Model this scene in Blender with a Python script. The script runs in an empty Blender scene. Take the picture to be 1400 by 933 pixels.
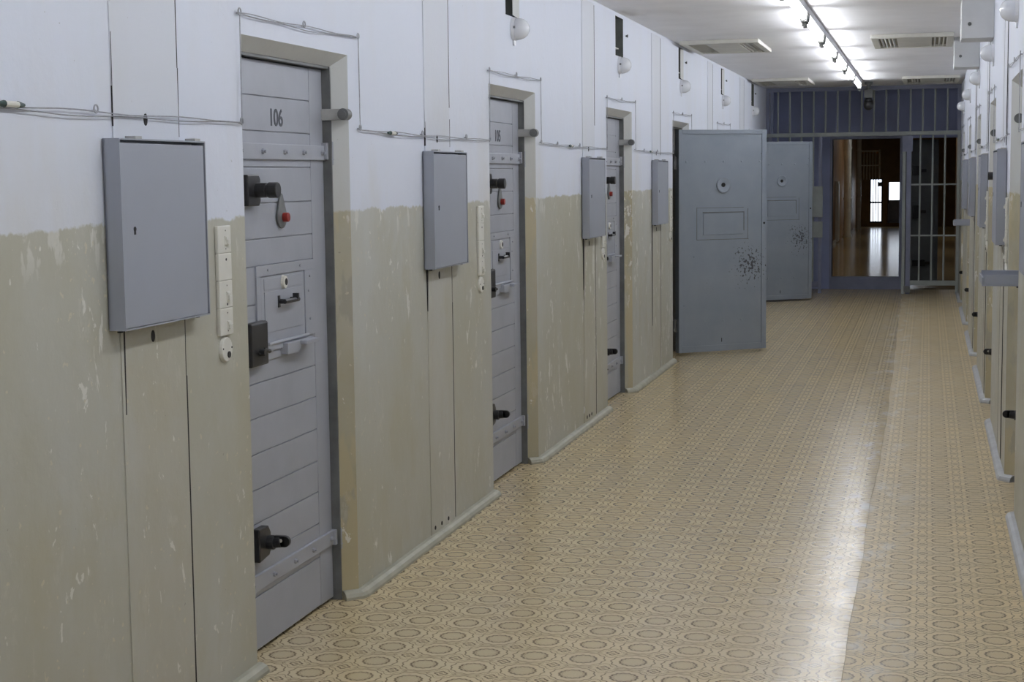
import bpy, bmesh, math, random
from math import sin, cos, pi, radians
from mathutils import Vector, Matrix
random.seed(7)
S = bpy.context.scene
COL = S.collection

# ------------------------------------------------------------------ layout (metres)
H = 2.63            # ceiling
WL = -2.026         # left wall plane
WR = 0.392          # right wall plane
YB, YG, YE = -3.0, 21.0, 21.8   # back wall, barred gate, end wall
LEFT = [5.04, 7.90, 10.79, 13.60, 16.45, 19.33]      # left door centres
RIGHT = [7.85, 10.66, 13.5, 16.35, 19.2]             # right door centres
HALF, TOP = .468, 1.99

# ------------------------------------------------------------------ node helpers
class NT:
    def __init__(s, name):
        s.mat = bpy.data.materials.new(name); s.mat.use_nodes = True
        s.t = s.mat.node_tree; s.n = s.t.nodes; s.n.clear()
        s.out = s.n.new('ShaderNodeOutputMaterial')
        s.b = s.n.new('ShaderNodeBsdfPrincipled'); s.t.links.new(s.b.outputs[0], s.out.inputs[0])
    def put(s, sock, v):
        if isinstance(v, bpy.types.NodeSocket): s.t.links.new(v, sock)
        elif isinstance(v, (tuple, list)):
            sock.default_value = (*v, 1) if len(v) == 3 and len(sock.default_value) == 4 else v
        else: sock.default_value = v
    def m(s, op, a, b=None, c=None, clamp=False):
        n = s.n.new('ShaderNodeMath'); n.operation = op; n.use_clamp = clamp
        s.put(n.inputs[0], a)
        if b is not None: s.put(n.inputs[1], b)
        if c is not None: s.put(n.inputs[2], c)
        return n.outputs[0]
    def pos(s, obj=False):
        if obj:
            return s.n.new('ShaderNodeTexCoord').outputs['Object']
        return s.n.new('ShaderNodeNewGeometry').outputs['Position']
    def xyz(s, v):
        n = s.n.new('ShaderNodeSeparateXYZ'); s.put(n.inputs[0], v); return n.outputs
    def scale(s, v, sc):
        n = s.n.new('ShaderNodeVectorMath'); n.operation = 'MULTIPLY'; s.put(n.inputs[0], v); n.inputs[1].default_value = sc
        return n.outputs[0]
    def noise(s, v, scale, detail=3, rough=.55, dist=0):
        n = s.n.new('ShaderNodeTexNoise'); s.put(n.inputs['Vector'], v); n.inputs['Scale'].default_value = scale
        n.inputs['Detail'].default_value = detail; n.inputs['Roughness'].default_value = rough; n.inputs['Distortion'].default_value = dist
        return n.outputs[0]
    def ramp(s, f, a, b, lo=0., hi=1.):
        n = s.n.new('ShaderNodeMapRange'); n.clamp = True; s.put(n.inputs[0], f)
        for i, v in enumerate((a, b, lo, hi)): s.put(n.inputs[i + 1], v)
        return n.outputs[0]
    def mix(s, f, a, b):
        n = s.n.new('ShaderNodeMix'); n.data_type = 'RGBA'
        s.put(n.inputs[0], f); s.put(n.inputs[6], a); s.put(n.inputs[7], b); return n.outputs[2]
    def bump(s, h, strength=.2, dist=.01):
        n = s.n.new('ShaderNodeBump'); s.put(n.inputs['Height'], h); n.inputs['Strength'].default_value = strength
        n.inputs['Distance'].default_value = dist; s.t.links.new(n.outputs[0], s.b.inputs['Normal'])
    def fin(s, col, rough=.5, metal=0., spec=None):
        s.put(s.b.inputs['Base Color'], col); s.put(s.b.inputs['Roughness'], rough); s.put(s.b.inputs['Metallic'], metal)
        if spec is not None: s.put(s.b.inputs['Specular IOR Level'], spec)
        return s.mat

def plain(name, col, rough=.5, metal=0., var=.12, scale=14., bump=.0, spec=None):
    g = NT(name); p = g.pos(True)
    n = g.noise(p, scale, 4)
    f = g.ramp(n, .3, .7)
    a = tuple(max(0, c * (1 - var)) for c in col); b = tuple(min(1, c * (1 + var)) for c in col)
    c = g.mix(f, a, b)
    if bump: g.bump(g.noise(p, scale * 4, 3), bump, .004)
    return g.fin(c, rough, metal, spec)

def wall_mat(name, white, beige, cream, ochre=0.):
    g = NT(name); p = g.pos(); x, y, z = g.xyz(p)
    # ragged paint line
    n1 = g.noise(g.scale(p, (1, 1, .5)), 9, 5)
    n2 = g.noise(p, 60, 3)
    zz = g.m('ADD', z, g.m('ADD', g.m('MULTIPLY', g.m('SUBTRACT', n1, .5), .05), g.m('MULTIPLY', g.m('SUBTRACT', n2, .5), .022)))
    up = g.ramp(zz, 1.431, 1.439)
    # blotches of the white coat
    b1 = g.ramp(g.noise(g.scale(p, (1, 1, .35)), 2.2, 5, .6), .46, .74)
    low = g.ramp(z, 1.95, 1.42)
    wcol = g.mix(g.m('MULTIPLY', b1, g.m('ADD', .25, g.m('MULTIPLY', low, .5))), white, cream)
    # the dado coat
    b2 = g.ramp(g.noise(g.scale(p, (1, 1, .5)), 1.7, 6, .62), .35, .68)
    d1 = (beige[0] * .90, beige[1] * .88, beige[2] * .80); d2 = (beige[0] * 1.03, beige[1] * 1.05, beige[2] * 1.12)
    bcol = g.mix(b2, d1, d2)
    b3 = g.ramp(g.noise(g.scale(p, (1, 1, .6)), 4, 6, .65), .52, .70, 0, .75)
    bcol = g.mix(b3, bcol, (beige[0] * .90, beige[1] * .86, beige[2] * .74))
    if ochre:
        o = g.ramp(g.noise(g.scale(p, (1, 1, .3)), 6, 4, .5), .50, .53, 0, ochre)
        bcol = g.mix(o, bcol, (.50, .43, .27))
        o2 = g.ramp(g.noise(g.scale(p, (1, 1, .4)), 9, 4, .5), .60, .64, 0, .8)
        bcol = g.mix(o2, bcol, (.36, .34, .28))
    # flaked spots, tall and thin, thicker in some areas
    area = g.ramp(g.noise(g.scale(p, (1, 1, .6)), 1.3, 2), .42, .66)
    fl = g.noise(g.scale(p, (1, 1, .5)), 20, 5, .62, .5)
    calm = g.ramp(y, 8.6, 5.6, 0, -.022)                               # the coat holds better at the near end
    flake = g.ramp(g.m('ADD', g.m('ADD', fl, calm), g.m('MULTIPLY', area, .12)), .70, .715)
    rub = g.ramp(g.m('ADD', g.noise(g.scale(p, (1, 1, .42)), 10, 6, .75, .4), g.m('MULTIPLY', area, .06)), .61, .70, 0, .34)
    bcol = g.mix(rub, bcol, (.60, .58, .51))
    bcol = g.mix(g.m('MULTIPLY', flake, .9), bcol, (.68, .67, .62))
    fl2 = g.noise(p, 34, 3, .5)
    flake2 = g.ramp(g.m('ADD', fl2, g.m('MULTIPLY', area, .07)), .715, .735)
    bcol = g.mix(g.m('MULTIPLY', flake2, .65), bcol, (.60, .55, .42))
    # larger bare patches where the coat has come away, mostly between the farther doors
    bare = g.noise(g.scale(p, (1, 1, .40)), 11, 6, .68, .6)
    zone = g.m('MULTIPLY', g.ramp(y, 8.3, 8.9), g.ramp(z, 1.25, 1.0))
    spot = g.ramp(g.m('ADD', g.m('ADD', bare, calm), g.m('ADD', g.m('MULTIPLY', area, .06), g.m('MULTIPLY', zone, .05))), .675, .69)
    bcol = g.mix(g.m('MULTIPLY', spot, .85), bcol, (.68, .67, .63))
    # flakes hugging the paint line
    edge = g.ramp(g.m('ABSOLUTE', g.m('SUBTRACT', z, 1.40)), .10, .02)
    fe = g.ramp(g.m('ADD', g.noise(g.scale(p, (1, 1, .4)), 18, 4, .6), g.m('MULTIPLY', g.noise(p, 1.6, 2), .3)), .76, .80)
    bcol = g.mix(g.m('MULTIPLY', g.m('MULTIPLY', fe, edge), .75), bcol, (.62, .61, .56))
    col = g.mix(up, bcol, wcol)
    tiny = g.ramp(g.noise(p, 47, 2), .765, .775)
    col = g.mix(g.m('MULTIPLY', tiny, .5), col, (.22, .20, .17))
    g.bump(g.m('ADD', g.m('MULTIPLY', g.noise(p, 26, 5), .6), g.m('ADD', g.m('MULTIPLY', g.noise(p, 4, 3), 1.4), g.m('MULTIPLY', flake, -.15))), .28, .008)
    return g.fin(col, g.ramp(up, 0, 1, .42, .62), 0, .35)

def floor_mat(name, r0, r1, tint=(1, 1, 1)):
    g = NT(name); p = g.pos(); x, y, z = g.xyz(p)
    s = .16193
    def cell(a, o): return g.m('SUBTRACT', g.m('FRACT', g.m('ADD', g.m('DIVIDE', g.m('SUBTRACT', a, o), s), 100.5)), .5)
    def polar(u, v):
        return (g.m('SQRT', g.m('ADD', g.m('MULTIPLY', u, u), g.m('MULTIPLY', v, v))), g.m('ARCTAN2', v, u))
    def line(d, R, w): return g.ramp(g.m('ABSOLUTE', g.m('SUBTRACT', d, R)), w * 1.2, w * .6)
    def wav(th, n, a, base): return g.m('ADD', base, g.m('MULTIPLY', g.m('COSINE', g.m('MULTIPLY', th, n)), a))
    u, v = cell(x, .0806), cell(y, 5.0936)
    r, th = polar(u, v)
    uc, vc = cell(x, .0806 + s / 2), cell(y, 5.0936 + s / 2)
    rc, tc = polar(uc, vc)
    L = line(r, wav(th, 14, .010, .255), .026)
    L = g.m('MAXIMUM', L, g.m('MULTIPLY', line(r, wav(th, 18, .012, .205), .016), .45))
    ring2 = g.m('MULTIPLY', line(r, wav(th, 12, .016, .425), .017), g.ramp(rc, .17, .2))
    L = g.m('MAXIMUM', L, g.m('MULTIPLY', ring2, .9))
    L = g.m('MAXIMUM', L, line(rc, wav(tc, 4, .018, .105), .024))
    L = g.m('MAXIMUM', L, g.m('MULTIPLY', g.ramp(rc, .05, .035), .7))
    av, au = g.m('ABSOLUTE', v), g.m('ABSOLUTE', u)
    L = g.m('MAXIMUM', L, g.m('MULTIPLY', g.m('MULTIPLY', line(av, wav(u, 24, .012, .468), .013), g.ramp(au, .30, .26)), .8))
    # petals between the rosette and its neighbours
    pet = line(rc, wav(tc, 4, .05, .24), .014)
    L = g.m('MAXIMUM', L, g.m('MULTIPLY', pet, .7))
    dots = g.m('MULTIPLY', g.ramp(g.m('MULTIPLY', g.m('COSINE', g.m('MULTIPLY', u, 75)), g.m('COSINE', g.m('MULTIPLY', v, 75))), .62, .8), g.ramp(g.m('ABSOLUTE', g.m('SUBTRACT', rc, .2)), .05, .03))
    L = g.m('MAXIMUM', L, g.m('MULTIPLY', dots, .6))
    fill = g.m('MULTIPLY', g.ramp(r, .25, .235), g.m('ADD', .12, g.m('MULTIPLY', g.ramp(g.m('SINE', g.m('MULTIPLY', v, 150)), .2, .8), .14)))
    L = g.m('MAXIMUM', L, fill)
    br = g.ramp(g.noise(p, 130, 2), .30, .5, .55, 1)
    L = g.m('MULTIPLY', L, br)
    base = g.mix(g.ramp(g.noise(p, 1.1, 4), .35, .7), (.63, .52, .325), (.68, .545, .32))
    base = g.mix(g.ramp(g.noise(p, 5, 4), .5, .8, 0, .35), base, (.55, .47, .34))
    col = g.mix(L, base, (.15, .105, .05))
    # scuffed, bleached dust beside the seam
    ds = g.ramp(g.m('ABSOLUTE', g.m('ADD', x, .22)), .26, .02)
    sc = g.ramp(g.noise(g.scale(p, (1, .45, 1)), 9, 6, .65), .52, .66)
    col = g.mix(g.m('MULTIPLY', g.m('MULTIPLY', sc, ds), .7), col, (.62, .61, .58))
    rg = g.ramp(g.noise(g.scale(p, (1, .5, 1)), 7, 5, .6), .3, .75, r0, r1)
    g.bump(g.m('ADD', g.m('MULTIPLY', g.noise(g.scale(p, (.6, 1.6, 1)), 3.5, 4), 1.0), g.m('MULTIPLY', g.noise(p, 40, 3), .07)), .15, .02)
    col = g.mix(1.0, col, col)
    return g.fin(col, rg, 0, .5)

WHITE, BEIGE, CREAM = (.66, .695, .785), (.475, .47, .41), (.61, .60, .565)
M = {}
M['wall'] = wall_mat('plaster_two_tone', WHITE, BEIGE, CREAM)
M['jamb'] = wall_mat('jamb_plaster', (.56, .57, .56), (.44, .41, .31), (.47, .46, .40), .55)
M['chase'] = wall_mat('chase_plaster', (.615, .64, .70), (.485, .475, .415), (.57, .57, .55))
M['floor_l'] = floor_mat('lino_left', .195, .266)
M['floor_r'] = floor_mat('lino_right', .32, .46)
M['ceil'] = plain('ceiling_paint', (.86, .86, .885), .6, 0, .04, 3, .05)
M['base'] = plain('baseboard_paint', (.37, .36, .285), .45, 0, .15, 9, .1)
M['base_r'] = plain('baseboard_grey_paint', (.44, .45, .46), .45, 0, .12, 9, .1)
M['door'] = plain('door_grey_paint', (.345, .36, .405), .38, 0, .06, 5, .12)
M['cab'] = plain('cabinet_enamel', (.315, .335, .385), .36, 0, .03, 4)
M['frame'] = plain('frame_dark_grey', (.13, .135, .135), .5, 0, .25, 10, .1)
M['black'] = plain('black_iron', (.018, .018, .02), .35, 0, .3, 20)
M['dark'] = plain('dark_void', (.012, .011, .012), .8, 0, .2, 20)
M['steel'] = plain('dull_steel', (.30, .31, .32), .38, .7, .2, 25)
M['red'] = plain('red_plastic', (.22, .015, .01), .35, 0, .1, 20)
M['plastic'] = plain('cream_plastic', (.68, .67, .61), .35, 0, .04, 12)
M['wire'] = plain('grey_wire', (.33, .34, .37), .5, 0, .2, 40)
M['green'] = plain('dark_green_cap', (.02, .05, .045), .4, 0, .1, 30)
M['vent'] = plain('vent_cream', (.60, .59, .54), .45, 0, .06, 8)
M['slat'] = plain('vent_slot', (.25, .235, .19), .6, 0, .15, 12)
M['ductw'] = plain('duct_box_white', (.60, .61, .62), .5, 0, .05, 6)
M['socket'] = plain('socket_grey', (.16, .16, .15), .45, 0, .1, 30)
M['stop'] = plain('stop_grey', (.40, .40, .39), .45, 0, .1, 30)
M['rail'] = plain('fixture_white', (.75, .76, .8), .35, 0, .03, 8)
M['gate'] = plain('gate_grey_paint', (.33, .36, .35), .4, 0, .1, 9)
M['gate2'] = plain('gate_blue_paint', (.22, .24, .34), .45, 0, .12, 6)
M['blue'] = plain('blue_grey_wall', (.27, .31, .50), .6, 0, .12, 1.5)
M['leafdark'] = plain('far_leaf_grey', (.11, .12, .13), .45, 0, .15, 4)
M['slot'] = plain('slot_shade', (.045, .05, .045), .8, 0, .3, 12)  # recess shade put into the colour of the slot insides
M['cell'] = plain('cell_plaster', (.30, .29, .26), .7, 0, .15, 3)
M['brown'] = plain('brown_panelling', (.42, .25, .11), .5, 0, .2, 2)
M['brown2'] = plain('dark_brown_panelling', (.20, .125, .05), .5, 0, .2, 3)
M['pipe'] = plain('white_pipe_paint', (.84, .83, .73), .4, 0, .1, 5)
M['farfloor'] = plain('far_lino', (.50, .37, .17), .16, 0, .15, 2, .05)
M['lampglass'] = plain('lamp_milk_glass', (.72, .74, .78), .12, 0, .02, 8)
M['numpaint'] = plain('number_paint', (.05, .055, .07), .5, 0, .1, 60)

def emit(name, col, strength):
    g = NT(name); e = g.n.new('ShaderNodeEmission'); e.inputs[0].default_value = (*col, 1); e.inputs[1].default_value = strength
    g.t.links.new(e.outputs[0], g.out.inputs[0]); return g.mat
M['tube'] = emit('tube_glow', (.93, .955, 1.0), 42.0)
M['day'] = emit('daylight_pane', (.80, .88, 1.0), 2.6)

def leaf_inner():
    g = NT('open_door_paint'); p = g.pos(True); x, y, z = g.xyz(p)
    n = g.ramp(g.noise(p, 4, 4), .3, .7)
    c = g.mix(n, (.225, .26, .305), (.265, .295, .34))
    dx = g.m('DIVIDE', g.m('SUBTRACT', x, .70), .13); dz = g.m('DIVIDE', g.m('SUBTRACT', z, .765), .13)
    d = g.m('SQRT', g.m('ADD', g.m('MULTIPLY', dx, dx), g.m('MULTIPLY', dz, dz)))
    k = g.noise(p, 42, 4, .6)
    ch = g.ramp(g.m('SUBTRACT', k, g.m('MULTIPLY', d, .11)), .475, .495)
    c = g.mix(g.m('MULTIPLY', ch, .9), c, (.035, .035, .04))
    sp = g.ramp(g.noise(p, 30, 2), .755, .77)
    c = g.mix(g.m('MULTIPLY', sp, .7), c, (.06, .06, .07))
    g.bump(g.noise(p, 20, 3), .1, .004)
    return g.fin(c, .4)
M['leaf'] = leaf_inner()

# ------------------------------------------------------------------ mesh helpers
class MB:
    def __init__(s): s.bm = bmesh.new()
    def box(s, a, b, rot=None, at=None):
        c = [(a[i] + b[i]) / 2 for i in range(3)]; d = [abs(b[i] - a[i]) for i in range(3)]
        r = bmesh.ops.create_cube(s.bm, size=1)
        m = Matrix.Translation(c) @ Matrix.Diagonal((*d, 1))
        if rot is not None: m = Matrix.Translation(at or c) @ rot @ Matrix.Translation(-Vector(at or c)) @ m
        bmesh.ops.transform(s.bm, matrix=m, verts=r['verts']); return r['verts']
    def cyl(s, p, q, r, r2=None, n=16, cap=True):
        p, q = Vector(p), Vector(q); d = q - p
        k = bmesh.ops.create_cone(s.bm, cap_ends=cap, segments=n, radius1=r, radius2=r if r2 is None else r2, depth=d.length)
        m = Matrix.Translation((p + q) / 2) @ d.to_track_quat('Z', 'Y').to_matrix().to_4x4()
        bmesh.ops.transform(s.bm, matrix=m, verts=k['verts']); return k['verts']
    def sph(s, c, r, sx=1, sy=1, sz=1, n=16):
        k = bmesh.ops.create_uvsphere(s.bm, u_segments=n, v_segments=n // 2, radius=r)
        bmesh.ops.transform(s.bm, matrix=Matrix.Translation(c) @ Matrix.Diagonal((sx, sy, sz, 1)), verts=k['verts'])
    def quad(s, *ps):
        s.bm.faces.new([s.bm.verts.new(p) for p in ps])
    def prism(s, pts, x0, x1):          # polygon in (y, z), thickness along x
        a = [s.bm.verts.new((x0, y, z)) for y, z in pts]; b = [s.bm.verts.new((x1, y, z)) for y, z in pts]
        s.bm.faces.new(a); s.bm.faces.new(b[::-1]); n = len(pts)
        for i in range(n): s.bm.faces.new((a[i], b[i], b[(i + 1) % n], a[(i + 1) % n]))
    def lathe(s, prof, mat, n=24):      # prof (r, h): axis = local z then transformed by mat
        rings = []
        for r, h in prof:
            rings.append([s.bm.verts.new(mat @ Vector((r * cos(2 * pi * i / n), r * sin(2 * pi * i / n), h))) for i in range(n)])
        for A, B in zip(rings, rings[1:]):
            for i in range(n): s.bm.faces.new((A[i], A[(i + 1) % n], B[(i + 1) % n], B[i]))
        for e in (rings[0], rings[-1]):
            s.bm.faces.new(e)
    def torus(s, c, R, r, mat=None, n=14, k=6):
        mat = mat or Matrix.Identity(4); T = Matrix.Translation(c) @ mat
        vs = [[s.bm.verts.new(T @ Vector(((R + r * cos(2 * pi * j / k)) * cos(2 * pi * i / n), (R + r * cos(2 * pi * j / k)) * sin(2 * pi * i / n), r * sin(2 * pi * j / k)))) for j in range(k)] for i in range(n)]
        for i in range(n):
            for j in range(k): s.bm.faces.new((vs[i][j], vs[(i + 1) % n][j], vs[(i + 1) % n][(j + 1) % k], vs[i][(j + 1) % k]))
    def tube(s, pts, r, n=5):
        prev = None; pts = [Vector(p) for p in pts]
        for i, p in enumerate(pts):
            d = (pts[min(i + 1, len(pts) - 1)] - pts[max(i - 1, 0)]).normalized()
            q = d.to_track_quat('Z', 'Y'); ring = [s.bm.verts.new(p + q @ Vector((r * cos(2 * pi * k / n), r * sin(2 * pi * k / n), 0))) for k in range(n)]
            if prev:
                for k in range(n): s.bm.faces.new((prev[k], prev[(k + 1) % n], ring[(k + 1) % n], ring[k]))
            else: s.bm.faces.new(ring)
            prev = ring
        s.bm.faces.new(prev)
    def build(s, name, mat, parent=None, smooth=False, bevel=0, label=None):
        bmesh.ops.recalc_face_normals(s.bm, faces=s.bm.faces)
        me = bpy.data.meshes.new(name); s.bm.to_mesh(me); s.bm.free()
        for m in (mat if isinstance(mat, list) else [mat]): me.materials.append(m)
        if smooth: me.shade_smooth()
        o = bpy.data.objects.new(name, me); COL.objects.link(o)
        if parent: o.parent = parent
        if bevel:
            b = o.modifiers.new('bevel', 'BEVEL'); b.width = bevel; b.segments = 2; b.limit_method = 'ANGLE'; b.angle_limit = radians(50)
        if label: o['label'] = label
        return o

def thing(name, label, cat, loc=(0, 0, 0), rz=0, group=None):
    o = bpy.data.objects.new(name, None); COL.objects.link(o); o.empty_display_size = .1
    o.location = loc; o.rotation_euler = (0, 0, rz); tag(o, label, cat, group); return o
def tag(o, label, cat, group=None, kind='thing'):
    o['label'] = label; o['category'] = cat; o['kind'] = kind
    if group: o['group'] = group
    return o
def struct(o):
    o['kind'] = 'structure'; return o
def copy_tree(o, parent=None):
    c = o.copy(); COL.objects.link(c); c.parent = parent
    for ch in list(o.children): copy_tree(ch, c)
    return c
def again(o, label, loc, rz=0):
    c = copy_tree(o); c.location = loc; c.rotation_euler = (0, 0, rz); c['label'] = label; return c
RX = Matrix.Rotation(pi / 2, 4, 'Y')      # local z -> x

# ------------------------------------------------------------------ walls
SPL, REV, DEEP = .052, .425, .42
def side_wall(name, P, centres, openset, y0, y1, niches):
    w = MB(); j = MB(); c_ = MB(); d_ = MB()
    ys = sorted({y0, y1} | {c + d for c in centres for d in (-HALF, HALF)} | {n + d for n in niches for d in (-.13, .15)})
    zs = [0, TOP, 2.345, 2.605, H]
    def hole(ym, zm):
        return any(abs(ym - c) < HALF and zm < TOP for c in centres) or any(-.13 < ym - n < .15 and 2.345 < zm < 2.605 for n in niches)
    for a, b in zip(ys, ys[1:]):
        for e, f in zip(zs, zs[1:]):
            if not hole((a + b) / 2, (e + f) / 2):
                w.quad(P(0, a, e), P(0, b, e), P(0, b, f), P(0, a, f))
    for c in centres:
        zi = TOP - .042
        o = [(c - HALF, 0), (c - HALF, TOP), (c + HALF, TOP), (c + HALF, 0)]
        i = [(c - REV, 0), (c - REV, zi), (c + REV, zi), (c + REV, 0)]
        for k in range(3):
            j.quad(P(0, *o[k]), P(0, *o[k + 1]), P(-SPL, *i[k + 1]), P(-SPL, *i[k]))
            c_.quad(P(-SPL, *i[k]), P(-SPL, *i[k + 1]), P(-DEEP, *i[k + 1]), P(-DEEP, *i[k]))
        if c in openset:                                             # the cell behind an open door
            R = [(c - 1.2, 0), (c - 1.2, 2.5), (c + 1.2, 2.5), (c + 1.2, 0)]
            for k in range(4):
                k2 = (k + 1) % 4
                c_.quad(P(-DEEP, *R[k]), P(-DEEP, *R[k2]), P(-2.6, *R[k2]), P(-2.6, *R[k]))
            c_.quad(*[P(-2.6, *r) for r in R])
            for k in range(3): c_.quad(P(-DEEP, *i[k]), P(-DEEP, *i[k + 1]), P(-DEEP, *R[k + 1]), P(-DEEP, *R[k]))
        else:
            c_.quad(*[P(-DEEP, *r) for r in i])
    for ni, n in enumerate(niches):
        q = [(n - .13, 2.345), (n - .13, 2.605), (n + .15, 2.605), (n + .15, 2.345)]
        k_ = [(n - .13, 2.375), (n - .13, 2.605), (n + .05, 2.605), (n + .05, 2.375)]
        for k in range(4):
            k2 = (k + 1) % 4
            if k == 2 and ni in (0, 2, 3):                            # the far cheek of the slot is chamfered and painted
                mid = [(n + .065, 2.605), (n + .065, 2.36)]
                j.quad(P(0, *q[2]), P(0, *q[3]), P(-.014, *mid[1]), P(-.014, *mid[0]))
                d_.quad(P(-.014, *mid[0]), P(-.014, *mid[1]), P(-.10, *k_[3]), P(-.10, *k_[2]))
            else: d_.quad(P(0, *q[k]), P(0, *q[k2]), P(-.10, *k_[k2]), P(-.10, *k_[k]))
            d_.quad(P(-.10, *k_[k]), P(-.10, *k_[k2]), P(-.5, *k_[k2]), P(-.5, *k_[k]))
        d_.quad(*[P(-.5, *r) for r in k_])
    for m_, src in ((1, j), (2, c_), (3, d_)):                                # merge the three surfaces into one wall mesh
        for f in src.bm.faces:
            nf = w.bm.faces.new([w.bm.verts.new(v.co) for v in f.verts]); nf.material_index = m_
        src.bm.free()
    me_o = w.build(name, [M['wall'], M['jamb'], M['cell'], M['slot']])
    return struct(me_o)
PL = lambda x, y, z: (WL + x, y, z)
PR = lambda x, y, z: (WR - x, y, z)
NICHES = LEFT[1:]
side_wall('wall_left', PL, LEFT, (LEFT[3], LEFT[5]), YB, YE, NICHES)
side_wall('wall_right', PR, RIGHT, (), YB, YE, [])
b = MB(); b.quad((WL - .1, YB, 0), (WR + .1, YB, 0), (WR + .1, YB, H), (WL - .1, YB, H)); struct(b.build('wall_back', M['wall']))
b = MB(); b.box((WL - .2, YB - .1, H), (WR + .2, YE + .1, H + .1)); struct(b.build('ceiling', M['ceil']))

# floor: two sheets of linoleum meeting at a worn, lifted seam
def seam(y):
    tab = [(-4, -.235), (4.9, -.236), (6.3, -.235), (7.0, -.240), (7.6, -.239), (8.5, -.233), (9.8, -.228), (13.2, -.244), (18, -.285), (22.5, -.30)]
    for (a, u), (c, v) in zip(tab, tab[1:]):
        if a <= y <= c:
            return u + (v - u) * (y - a) / (c - a) + .003 * sin(y * 3.1) + .0015 * sin(y * 8.7 + 1)
    return -.24
f1, f2 = MB(), MB()
NY = 260; rows1, rows2, lip = [], [], []
for k in range(NY + 1):
    y = YB + (YE - YB) * k / NY; sx = seam(y)
    lift = .0028 + .0010 * sin(y * 3.3) * sin(y * 1.7 + .5)
    rows1.append([f1.bm.verts.new((x, y, z)) for x, z in ((WL - .5, 0), (sx - .5, 0), (sx - .28, .0006), (sx - .14, lift * .45), (sx - .06, lift * .85), (sx - .02, lift), (sx, lift * .95))])
    lip.append([f1.bm.verts.new((x, y, z)) for x, z in ((sx, lift * .95), (sx + .0005, -.003))])
    rows2.append([f2.bm.verts.new((x, y, z)) for x, z in ((sx - .05, -.0015), (sx + .1, -.0003), (sx + .22, 0), (WR + .5, 0))])
for f, rows in ((f1, rows1), (f1, lip), (f2, rows2)):
    for A, B in zip(rows, rows[1:]):
        for i in range(len(A) - 1): f.bm.faces.new((A[i], A[i + 1], B[i + 1], B[i]))
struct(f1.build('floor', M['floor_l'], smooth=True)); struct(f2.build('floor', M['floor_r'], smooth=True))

# kick strips along both walls, turned into the door reveals
PROF = [(0, 0), (.035, 0), (.035, .010), (.028, .022), (.015, .030), (0, .032)]
def strip(name, P, path, mat):
    m = MB(); rings = []
    for i, (x, y) in enumerate(path):
        def nrm(a, c):
            d = Vector((c[0] - a[0], c[1] - a[1])).normalized(); return Vector((d.y, -d.x))
        if i == 0: n = nrm(path[0], path[1]); k = 1
        elif i == len(path) - 1: n = nrm(path[-2], path[-1]); k = 1
        else:
            n1, n2 = nrm(path[i - 1], path[i]), nrm(path[i], path[i + 1]); n = (n1 + n2).normalized(); k = 1 / max(.5, n.dot(n1))
        rings.append([m.bm.verts.new(P(x + n.x * a * k, y + n.y * a * k, h)) for a, h in PROF])
    for A, B in zip(rings, rings[1:]):
        for i in range(len(A)): m.bm.faces.new((A[i], A[(i + 1) % len(A)], B[(i + 1) % len(A)], B[i]))
    m.bm.faces.new(rings[0]); m.bm.faces.new(rings[-1])
    return struct(m.build(name, mat))
def strips(name, P, centres, y0, y1, mat):
    e = [y0] + centres + [y1]
    for i, (a, c) in enumerate(zip(e, e[1:])):
        s = [(-.048, a + REV + .002), (-.004, a + HALF + .001), (.0, a + HALF + .02)] if i else [(0, a)]
        t = [(0, c - HALF + .012)] if i < len(e) - 2 else [(0, c)]
        mid = [(.001 * sin(k * 2.1), s[-1][1] + (t[0][1] - s[-1][1]) * k / 6) for k in range(1, 6)]
        strip(name, P, s + mid + t, mat)
strips('baseboard_left', PL, LEFT, YB, YG - .05, M['base'])
strips('baseboard_right', PR, RIGHT, YB, YG - .05, M['base_r'])

# ------------------------------------------------------------------ chase panels (vertical cover strips behind the cabinets)
def chase(n, y0, y1, cracks, holes=True, x=None, P=PL, top=H - .02):
    m = MB(); a, c = P(-.01, y0, .0), P(.0035, y1, top); m.box(a, c)
    o = struct(m.build('trim_%d' % n, M['chase']))
    for (yy, za, zb, wa, wb) in cracks:
        g = MB()
        pts = [(yy - wa / 2, za), (yy + wa / 2, za), (yy + wb / 2 + .003, zb), (yy - wb / 2 + .003, zb)]
        mid = P(0, 0, 0)[0]
        s = 1 if P is PL else -1
        g.prism(pts, mid + s * .001, mid + s * .0042); g.build('crack', M['dark'], o)
    if holes:
        for zz in (1.712, 1.132):
            g = MB(); q = P(.002, (y0 + y1) / 2 - .01, zz); q2 = P(.0046, (y0 + y1) / 2 - .01, zz)
            v = g.cyl(q, q2, .011, n=12); bmesh.ops.transform(g.bm, matrix=Matrix.Translation(Vector(q)) @ Matrix.Diagonal((1, 1, 1.5, 1)) @ Matrix.Translation(-Vector(q)), verts=v)
            g.build('screw_hole', M['dark'], o)
    return o
chase(1, 3.76, 4.135, [(3.76, 1.69, 1.93, .003, .002), (3.775, .94, 1.17, .004, .008), (4.135, 1.86, H - .02, .004, .005), (4.135, 1.67, 1.86, .002, .002), (4.13, 0, 1.0, .007, .006), (4.13, 1.0, 1.17, .003, .003)])
chase(2, 6.41, 6.765, [(6.41, .99, 1.175, .002, .02), (6.41, 1.68, 1.78, .012, .002), (6.765, 1.85, H - .02, .006, .006), (6.765, 1.68, 1.80, .004, .002), (6.765, .04, 1.0, .007, .008), (6.765, 1.0, 1.17, .003, .003)])
chase(3, 9.57, 9.93, [(9.575, .72, 1.17, .002, .035), (9.93, 1.86, H - .03, .012, .01), (9.93, .04, 1.17, .012, .008)])
chase(4, 12.10, 12.50, [(12.1, .4, 1.17, .003, .02), (12.50, 1.7, H - .03, .014, .012), (12.5, .04, 1.17, .012, .01)])
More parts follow.
